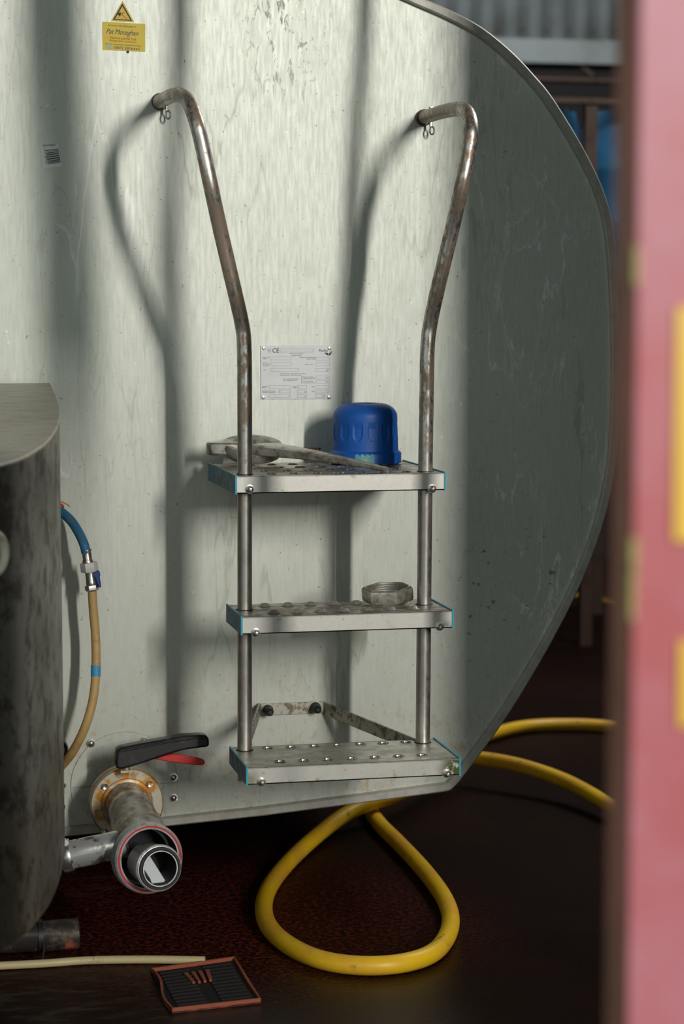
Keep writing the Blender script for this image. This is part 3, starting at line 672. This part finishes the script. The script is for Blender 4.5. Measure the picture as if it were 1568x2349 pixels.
# ------------------------------------------------------------------ cooling unit at left
cu_ = thing('cooling_unit', 'dull grey rounded steel housing at the left edge with sloping lid', 'machine', (-.15, 3.7, 0))
plan = [(.3420,4.30)] + [(q.x, q.y) for q in cr([(.3395,4.20,0),(.3310,3.98,0),(.3190,3.80,0),(.2930,3.58,0),(.2500,3.37,0),(.182,3.20,0),(.05,3.08,0),(-.12,3.04,0),(-.32,3.12,0),(-.50,3.38,0),(-.58,3.75,0),(-.60,4.1,0)], 6)] + [(-.60,4.30)]
zlid = lambda y: HCAM - .152 - .071*(4.30-y)
zbot = HCAM-.948
N = len(plan)
vs = [Vector((x,y,zbot)) for x,y in plan] + [Vector((x,y,zlid(y)-.004)) for x,y in plan]
mb = MB().add(vs, [tuple(range(N))[::-1], tuple(range(N,2*N))] + [(i,(i+1)%N,N+(i+1)%N,N+i) for i in range(N)])
mb.build('housing', M['box'], cu_, ang=40)
cx_, cy_ = -.12, 3.75
lp = [((x-cx_)*1.002+cx_, (y-cy_)*1.004+cy_) for x,y in plan]
vs = [Vector((x,y,zlid(y)-.006)) for x,y in lp] + [Vector((x,y,zlid(y))) for x,y in lp]
MB().add(vs, [tuple(range(N))[::-1], tuple(range(N,2*N))] + [(i,(i+1)%N,N+(i+1)%N,N+i) for i in range(N)]).build('lid', M['lid'], cu_, bevel=.0015)
# badge on the curved front
bp = Vector((.168, 3.176, 0)); bn = Vector((.60,-.80,0)).normalized(); bz = P(-18,1272,3.17).z
bp = Vector((P(-19,1272,3.178).x, 3.178, bz)); 
# sit the badge on the housing skin
best = min(((Vector((x,y,0))-Vector((bp.x,bp.y,0))).length, i) for i, (x, y) in enumerate(plan))[1]
tA = Vector((*plan[best+1],0))-Vector((*plan[best-1],0)); bn = Vector((-tA.y, tA.x, 0)).normalized()
if bn.y > 0: bn = -bn
bp = Vector((*plan[best], bz)); bp = bp
bd_ = MB().lathe([(0,.007),(.019,.0065),(.021,.0055),(.0225,.0055),(.0245,.010),(.0275,.0125),(.031,.012),(.0345,.009),(.036,.0),(.036,-.012)], bp, bn, 56).build('round_badge', M['cream'], cu_, ang=50)
bt_ = bn.cross(Vector((0,0,1))).normalized(); bt_ = bt_ if bt_.x > 0 else -bt_
def BD(x, z): return bp + bn*.0072 + bt_*x + Vector((0,0,z))
lt = MB()
for k in range(-4, 1):
    x = k*.0055; lt.prism([BD(x-.0021,.000), BD(x+.0021,.000), BD(x+.0021,.0105), BD(x+.0004,.0105), BD(x-.0008,.006), BD(x-.0021,.0105)], bn*.0006)
lt.build('badge_lettering', M['bluetape'], bd_)
# legs and foot bar
for x, y in ((-.45,3.5),(-.45,4.1),(.02,3.4)):
    MB().box((x-.02,y-.02,0),(x+.02,y+.02,zbot+.01)).build('leg', M['grimy'], cu_, bevel=.002)
fy = 4.10; za = .050
x182 = P(181, 2165, fy).x
fb = MB().lathe([(0,0),(.027,0),(.0295,.002),(.0295,.070),(.028,.072),(.028,.42),(0,.42)], (x182, fy, za), (-1,0,0), 32, fn=lambda r,h,a: r*(1+.04*math.sin(3*a+h*60))).build('foot_bar', M['stub'], cu_)
MB().box((-.06,fy-.02,0),(-.01,fy+.02,za)).build('bar_support', M['grimy'], cu_)
MB().box((-.06,fy-.015,za),(-.02,fy+.015,zbot+.01)).build('leg', M['grimy'], cu_)
xs_ = P(98,2165,fy).x
MB().lathe([(.0300,0),(.0315,.0),(.0315,.010),(.0300,.010)], (xs_, fy, za), (-1,0,0), 32, close=True).build('strap', M['rubber'], fb)
MB().tube([(xs_,fy-.03,za),(xs_-.001,fy-.034,.03),(xs_-.003,fy-.036,.012)], .002, 8).build('strap_tail', M['rubber'], fb)
# patch of orange rust
# ------------------------------------------------------------------ water hose with ball valve
YH = 4.24
wh = thing('water_hose', 'blue and tan rubber hose joined by a small ball valve beside the housing', 'hose', P(210,1500,YH))
MB().tube(cr([P(70,1150,4.328),P(105,1157,4.327),P(135,1171,4.314),P(163,1195,4.285),P(182,1225,4.258),P(193,1250,YH),P(197.5,1268,YH)], 8), .0094, 24).build('blue_section', M['bluehose'], wh, label='blue upper section of the hose')
dn_ = (P(211,1356,YH)-P(198,1262,YH)).normalized()
def at_(u, v): return P(u, v, YH)
fe = MB().lathe([(.0085,-.006),(.0108,-.006),(.0108,-.003),(.0092,-.001),(.0092,.014),(.0104,.016),(.0106,.020),(.008,.021)], at_(198.5,1267), dn_, 28, close=True).build('hose_ferrule', M['steel'], wh)
hx = lambda r,h,a: r*(math.cos(math.pi/6)/math.cos((a % (math.pi/3))-math.pi/6))*1.05
MB().lathe([(0,0),(.0155,.0),(.0165,.002),(.0165,.016),(.0155,.0185),(0,.0185)], at_(203,1290), dn_, 60, fn=hx).build('union_nut', M['white'], wh, ang=25)
vb = MB().lathe([(0,0),(.0098,.0),(.0098,.018),(.0106,.020),(.0106,.026),(.0095,.030),(0,.030)], at_(206,1311), dn_, 32).build('valve_body', M['steel'], wh)
MB().lathe([(0,0),(.0125,.0),(.013,.0015),(.013,.009),(.0110,.0115),(0,.013)], at_(210,1342), dn_, 60, fn=hx).build('compression_nut', M['steel'], wh, ang=25)
MB().prism([P(u,v,YH-.010) for u,v in ((214,1312),(222,1310),(228,1309),(230,1318),(229,1325),(231,1336),(232,1347),(227,1348),(222,1338),(218,1325),(214,1322))], (0,.012,0)).build('valve_lever', M['bluelever'], vb, bevel=.0015)
MB().tube(cr([P(211,1352,YH),P(214,1400,YH),P(219,1460,YH),P(220,1530,YH-.005),P(214,1600,YH-.01),P(196,1665,YH-.01),P(168,1722,4.262),P(138,1760,4.312),P(90,1800,4.328)], 8), .0088, 24).build('tan_section', M['tan'], wh, label='tan lower section of the hose')
MB().tube([P(219.5,1526,YH-.004), P(219.5,1551,YH-.006)], .0096, 24).build('tape_band', M['bluetape'], wh)
# red hose tap head and straw behind the housing
tp = thing('red_tap', 'red tap handwheel peeping from behind the grey housing', 'tap', P(128,1170,4.27))
MB().lathe([(0,0),(.006,0),(.006,.012),(.016,.013),(.0185,.016),(.0185,.026),(.016,.029),(0,.029)], P(124,1168,4.338), (0,-1,0), 24, fn=lambda r,h,a: r*(1+(.06*math.cos(6*a) if r > .01 else 0))).build('handwheel', M['red'], tp)
MB().tube([P(124,1168,4.325), P(124,1168,YF+.003)], .005, 14).build('tap_spindle', M['steel'], tp)
wr = tag(MB().tube(cr([P(118,1143,4.308),P(138,1150,4.308),P(150,1155,4.308),P(160,1162,4.308)], 5), .0013, 8).build('wire_tail', M['tan']), 'short bent straw-coloured wire end above the red tap', 'wire')
# black brass-faced knob and wing nut
kb = thing('round_knob', 'dark round knob half hidden behind the grey housing above the cover plate', 'knob', P(136,1714,YF))
MB().lathe([(0,.040),(.016,.038),(.0215,.034),(.024,.026),(.024,.010),(.012,.008),(.010,0)], P(127,1714,YF), (0,-1,0), 32).build('knob_body', M['black'], kb)
MB().lathe([(0,.0425),(.014,.041),(.016,.037)], P(127,1714,YF), (0,-1,0), 32).build('knob_face', M['rusty'], kb)
wn = thing('wing_nut', 'small pale wing nut on the tank just right of the housing', 'nut', P(140,1597,YF))
MB().lathe([(0,.010),(.004,.009),(.005,0)], P(136,1597,YF), (0,-1,0), 16).build('nut_barrel', M['steel'], wn)
for sgn, v0, v1 in ((1,1590,1581),(-1,1604,1613)):
    p = [P(135,v0,YF-.006), P(144,v1-2*sgn,YF-.012), P(145,v1+4*sgn,YF-.012), P(136,v0+5*sgn,YF-.006)]
    MB().prism(p, (0,.003,0)).build('wing', M['white'], wn, bevel=.0008)
# ------------------------------------------------------------------ floor things
pv = tag(MB().tube(cr([G(-260,2226,.0085),G(-60,2218,.0085),G(100,2210,.0085),G(200,2203,.0085),G(330,2201,.0085),G(470,2203,.0085)], 8), .0078, 20).build('plastic_pipe', M['pvc']), 'length of cream plastic pipe lying on the wet floor', 'pipe')
dr = thing('drain_grate', 'shallow square terracotta-rimmed drain grate on the floor', 'grate', G(470,2265))
cr4 = [G(345,2232), G(538,2205), G(598,2302), G(395,2325)]
def bil(s, t, z=0): q = (cr4[0]*(1-s)+cr4[1]*s)*(1-t)+(cr4[3]*(1-s)+cr4[2]*s)*t; return Vector((q.x,q.y,z))
MB().prism([bil(0,0,.001),bil(1,0,.001),bil(1,1,.001),bil(0,1,.001)], (0,0,.002)).build('tray_base', M['grate'], dr)
fr_ = MB(); cpts = []
def edge(s0,t0,s1,t1,wob=0):
    out = []
    for k in range(12):
        f = k/12; s = s0+(s1-s0)*f; t = t0+(t1-t0)*f; out.append(bil(s+wob*.05*math.sin(f*6), t, .008))
    return out
lp_ = edge(0,0,1,0)+edge(1,0,1,1)+edge(1,1,0,1)+edge(0,1,0,0,-.7)
fr_.tube(lp_, .0042, 10, closed=True); 
vs = [Vector((p.x,p.y,0)) for p in lp_]+[Vector((p.x,p.y,.009)) for p in lp_]; nL = len(lp_)
cM = bil(.5,.5); ins = lambda p, k: p+(cM-p).normalized()*k
wall = MB(); L1 = [Vector((p.x,p.y,.0005)) for p in lp_]; L2 = [Vector((p.x,p.y,.010)) for p in lp_]; L3 = [ins(Vector((p.x,p.y,.010)), .005) for p in lp_]; L4 = [ins(Vector((p.x,p.y,.0005)), .005) for p in lp_]
bridge(wall, [L1, L2, L3, L4]); wall.build('raised_border', M['terra'], dr, ang=30)
for k in range(11):
    t = .10+.078*k
    for s0, s1 in ((.08,.42),(.58,.92)):
        a = bil(s0, t, .003); b = bil(s1, t, .003); d_ = (b-a).normalized(); n_v = Vector((-d_.y,d_.x,0))*.003
        MB().prism([a-n_v, b-n_v, b+n_v, a+n_v], (0,0,.004)).build('slat', M['grate'], dr)
for k in range(4):
    s = .36+.085*k
    a = bil(s, .20, .0035); b = bil(s+.02*(1.5-k), .45, .0035); d_ = (b-a).normalized(); n_v = Vector((-d_.y,d_.x,0))*.0045
    MB().prism([a-n_v, b-n_v*.6, b+n_v*.6, a+n_v], (0,0,.005)).build('centre_slat', M['terra'], dr, bevel=.001)
# ------------------------------------------------------------------ yellow hoses
hz = .019
pts = [G(2050,2300,hz),G(1750,2060,hz),G(1560,1935,hz),G(1450,1876,.03),G(1395,1845,.04),G(1300,1793,.055),G(1200,1758,.07),G(1110,1741,.075),G(1060,1742,.07),G(1000,1772,.07),G(960,1800,.065),G(905,1826,.062),G(850,1842,.060),G(790,1870,.045),G(720,1922,.026),G(650,1990,hz),G(610,2052,hz),G(609,2110,hz),G(650,2160,hz),G(730,2200,hz),G(830,2215,hz),G(930,2208,hz),G(1000,2180,hz),G(1032,2125,hz),G(1022,2068,hz),G(975,2000,hz),G(915,1935,hz),G(870,1890,hz),G(850,1855,hz),G(862,1820,hz),G(940,1760,hz),G(1040,1715,hz),G(1130,1684,hz),G(1200,1667,hz),G(1290,1662,hz),G(1400,1667,hz),G(1560,1690,hz),G(1800,1720,hz)]
yh = thing('yellow_hose', 'thick yellow rubber hose looping in a teardrop on the floor under the ladder', 'hose', G(840,2215))
hp = cr(pts, 10)
MB().tube(hp, .0182, 24).build('hose_tube', M['yhose'], yh, ang=80)
# printed line along the near curve of the hose
def along(u0, v0, s, width, zz, mat='ink'):
    pass
base_pts = cr([G(u,v,.034) for u,v in ((852,2189),(890,2187),(930,2183),(965,2174),(1000,2160),(1018,2146))], 30)
marks = MB(); acc = 0; random.seed(9)
side = Vector((0,0,1))
k = 0
while k < len(base_pts)-3:
    if (k//3) % 6 != 5:
        a, b = base_pts[k], base_pts[k+1]; t_ = (b-a).normalized(); c_ = Vector((-t_.y, t_.x, 0)); hgt = random.uniform(.0035,.006)
        # lay the stroke on the hose skin
        def skin(p):
            q = min(hp, key=lambda h: (h.xy-p.xy).length if h.y < 4.6 else 9); i = hp.index(q)
            ax_ = (hp[min(i+1,len(hp)-1)]-hp[i-1]).normalized(); dv = p-q; dv -= ax_*dv.dot(ax_); return p-dv+dv.normalized()*.0187
        marks.add([skin(a-c_*hgt/2), skin(a+t_*.0014-c_*hgt/2), skin(a+t_*.0014+c_*hgt/2), skin(a+c_*hgt/2)], [(0,1,2,3)])
    k += 3
marks.build('printed_lettering', M['ink'], yh)
bh = tag(MB().tube(cr([G(1150,1372,.015),G(1320,1366,.015),G(1360,1373,.015),G(1410,1384,.015),G(1560,1420,.015)], 8), .0105, 16).build('thin_hose', m_yellow('dull_yellow_rubber', (.42,.22,.02))), 'thin dull yellow hose crossing the dark floor far behind the tank', 'hose')
# small pale stones / grit near the foot
# ------------------------------------------------------------------ background right
YB = 10.17
a, b = P(860,-400,YB), P(1750,110,YB)
cl_ = thing('cladding_panel', 'grey corrugated cladding panel high on the far wall', 'cladding', ((a.x+b.x)/2, YB, b.z))
cm = MB(); pitch = 56*YB/F*1.03; amp = .022; x = a.x; vs = []; fs = []; nx = 0
while x < b.x:
    for fx_, dy in ((0,0),(.35,0),(.5,-amp),(.85,-amp)): vs += [(x+fx_*pitch, YB+dy, b.z), (x+fx_*pitch, YB+dy, a.z+.4)]; nx += 1
    x += pitch
for i in range(nx-1): fs.append((2*i, 2*i+2, 2*i+3, 2*i+1))
me_ = cm.add(vs, fs).build('corrugated_sheet', M['corr'], cl_)
sm_ = me_.modifiers.new('thick', 'SOLIDIFY'); sm_.thickness = .002
scw = MB().lathe([(0,.010),(.008,.008),(.011,0)], (0,0,0), (0,-1,0), 10).mesh('fixing_screw', M['brown'])
x = a.x + pitch*.17
while x < b.x: inst('fixing_screw', scw, (x, YB-.0, P(1100,64,YB).z), cl_); x += pitch
c0, c1 = P(860,137,YB), P(1750,104,YB)
MB().box((a.x,YB-.035,c0.z),(b.x,YB+.01,c1.z)).build('flashing_strip', M['corr'], cl_, bevel=.004)
# conduit pipes under the cladding
def pipe(pts, r, m, label, name='conduit_pipe', cat='pipe', group=None): return tag(MB().tube(cr(pts, 8), r, 16).build(name, m), label, cat, group)
pipe([P(1000,141,YB+.018),P(1180,142,YB+.018),P(1290,143,YB+.018),P(1325,150,YB+.018),P(1350,166,YB+.018),P(1358,174,YB+.018)], .011, M['brown'], 'upper brown conduit pipe bending down below the corrugated cladding')
pipe([P(1000,176,YB+.018),P(1200,180,YB+.018),P(1350,184,YB+.018),P(1560,190,YB+.018)], .011, M['brown'], 'lower straight brown conduit pipe running under the bent one')
# blue drums on a rack
def drum(u0, u1, v0, v1, Y, label):
    a = P(u0, v0, Y); b = P(u1, v0, Y); z1 = P(u0, v0, Y).z; z0 = P(u0, v1, Y).z; r = (b.x-a.x)/2; c = Vector(((a.x+b.x)/2, Y+r, z0)); h = z1-z0
    t = thing('plastic_drum', label, 'drum', c, 'blue drums on the rack')
    prof = [(0,0),(r*.93,0),(r*.97,.02),(r*.97,h*.30),(r,h*.32),(r,h*.35),(r*.97,h*.37),(r*.97,h*.62),(r,h*.64),(r,h*.67),(r*.97,h*.69),(r*.97,h*.90),(r*.90,h*.96),(r*.86,h),(r*.82,h*.985),(0,h*.985)]
    MB().lathe(prof, c, (0,0,1), 40).build('drum_body', M['bluedrum'], t)
    MB().lathe([(0,0),(.03,0),(.03,.025),(0,.025)], c+Vector((r*.4,-r*.3,h*.985)), (0,0,1), 16).build('bung_cap', M['black'], t)
rk = thing('storage_rack', 'dark rusty steel rack standing behind the tank under the cladding', 'rack', (P(1353,600,7.6).x, 7.8, 0))
zr = P(1353,640,7.6).z
for u in (1353, 1180, 1540):
    q = P(u, 230, 7.6); MB().box((q.x-.022,7.58,0),(q.x+.022,7.62,q.z)).build('rack_post', M['brown'], rk); MB().box((q.x-.022,8.36,0),(q.x+.022,8.40,q.z)).build('rack_post', M['brown'], rk)
xa_, xb_ = P(1180,230,7.6).x-.022, P(1540,230,7.6).x+.022
MB().box((xa_,7.57,P(1353,239,7.6).z),(xb_,7.63,P(1353,226,7.6).z)).build('rack_beam', M['brown'], rk)
MB().box((xa_,7.62,zr-.03),(xb_,8.38,zr)).build('rack_shelf', M['brown'], rk)
drum(1215,1347,252,640,7.66,'blue plastic drum left of the rack post, partly hidden by the tank rim')
drum(1359,1500,252,640,7.66,'blue plastic drum right of the rack post, beside the red gate')
# ------------------------------------------------------------------ red gate in the foreground
YG = 1.40
gx = P(1452, 1200, YG).x; gr = thing('red_gate', 'out-of-focus red painted steel gate edge at the right of the frame', 'gate', (gx+.14, YG, 0))
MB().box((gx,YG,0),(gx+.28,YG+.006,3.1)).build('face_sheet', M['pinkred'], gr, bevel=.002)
MB().box((gx,YG+.006,0),(gx+.006,YG+.046,3.1)).build('edge_stile', M['gateedge'], gr, bevel=.001)
MB().box((gx+.274,YG+.006,0),(gx+.28,YG+.046,3.1)).build('edge_stile', M['gateedge'], gr, bevel=.001)
MB().box((gx+.006,YG+.040,0),(gx+.274,YG+.046,3.1)).build('back_sheet', M['gateedge'], gr)
for v0, v1, uu in ((704,1243,1540),(1468,1668,1551)):
    a, b = P(uu, v1, YG), P(uu, v0, YG); MB().box((a.x,YG-.003,a.z),(a.x+.06,YG-.0002,b.z)).build('amber_reflector', M['reflect'], gr, bevel=.001)
for v0, v1, w0 in ((560,655,.004),(1230,1310,.006),(1300,1425,.004)):
    a, b = P(1452, v1, YG), P(1452, v0, YG)
    N = 10; pp = [Vector((gx-.0012, YG-.0004, a.z))] + [Vector((gx+w0*(.6+.4*math.sin(i*1.9)), YG-.0004, a.z+(b.z-a.z)*i/N)) for i in range(1, N)] + [Vector((gx-.0012, YG-.0004, b.z))]
    MB().prism(pp, (0,.014,0)).build('paint_patch', M['chip'], gr)
# ------------------------------------------------------------------ added unseen hoses, bent so their shadows band the tank end
def hang(px, wpx, name_label, Y, vv=(-60,120,260,400,600,800,1000,1300,1700)):
    k = YF-Y; pts = []
    for u, v in zip(px, vv):
        q = P(u, v, YF); L_ = Vector((LGT.x, LGT.y, 3.6)); pts.append(q + (L_-q)*(k/(YF-LGT.y)))
    top = pts[0].copy(); top.z = 3.31
    rad = wpx*YF/F/2
    return tag(MB().tube(cr([top, top.lerp(pts[0], .5)]+pts, 8), rad, 20).build('shadow_hose', M['rubber']), name_label, 'hose')
hang((120,108,125,155,168,158,150), 112, 'thick black hose added out of view to shade the tank, nearest the red gate', 2.2)
hang((412,418,402,382,385,402,412,414,414), 46, 'black hose added out of view to shade the tank, middle one', 2.7)
hang((838,828,815,808,800,785,770,765,760), 34, 'black hose added out of view to shade the tank, nearest the tank end', 3.1)
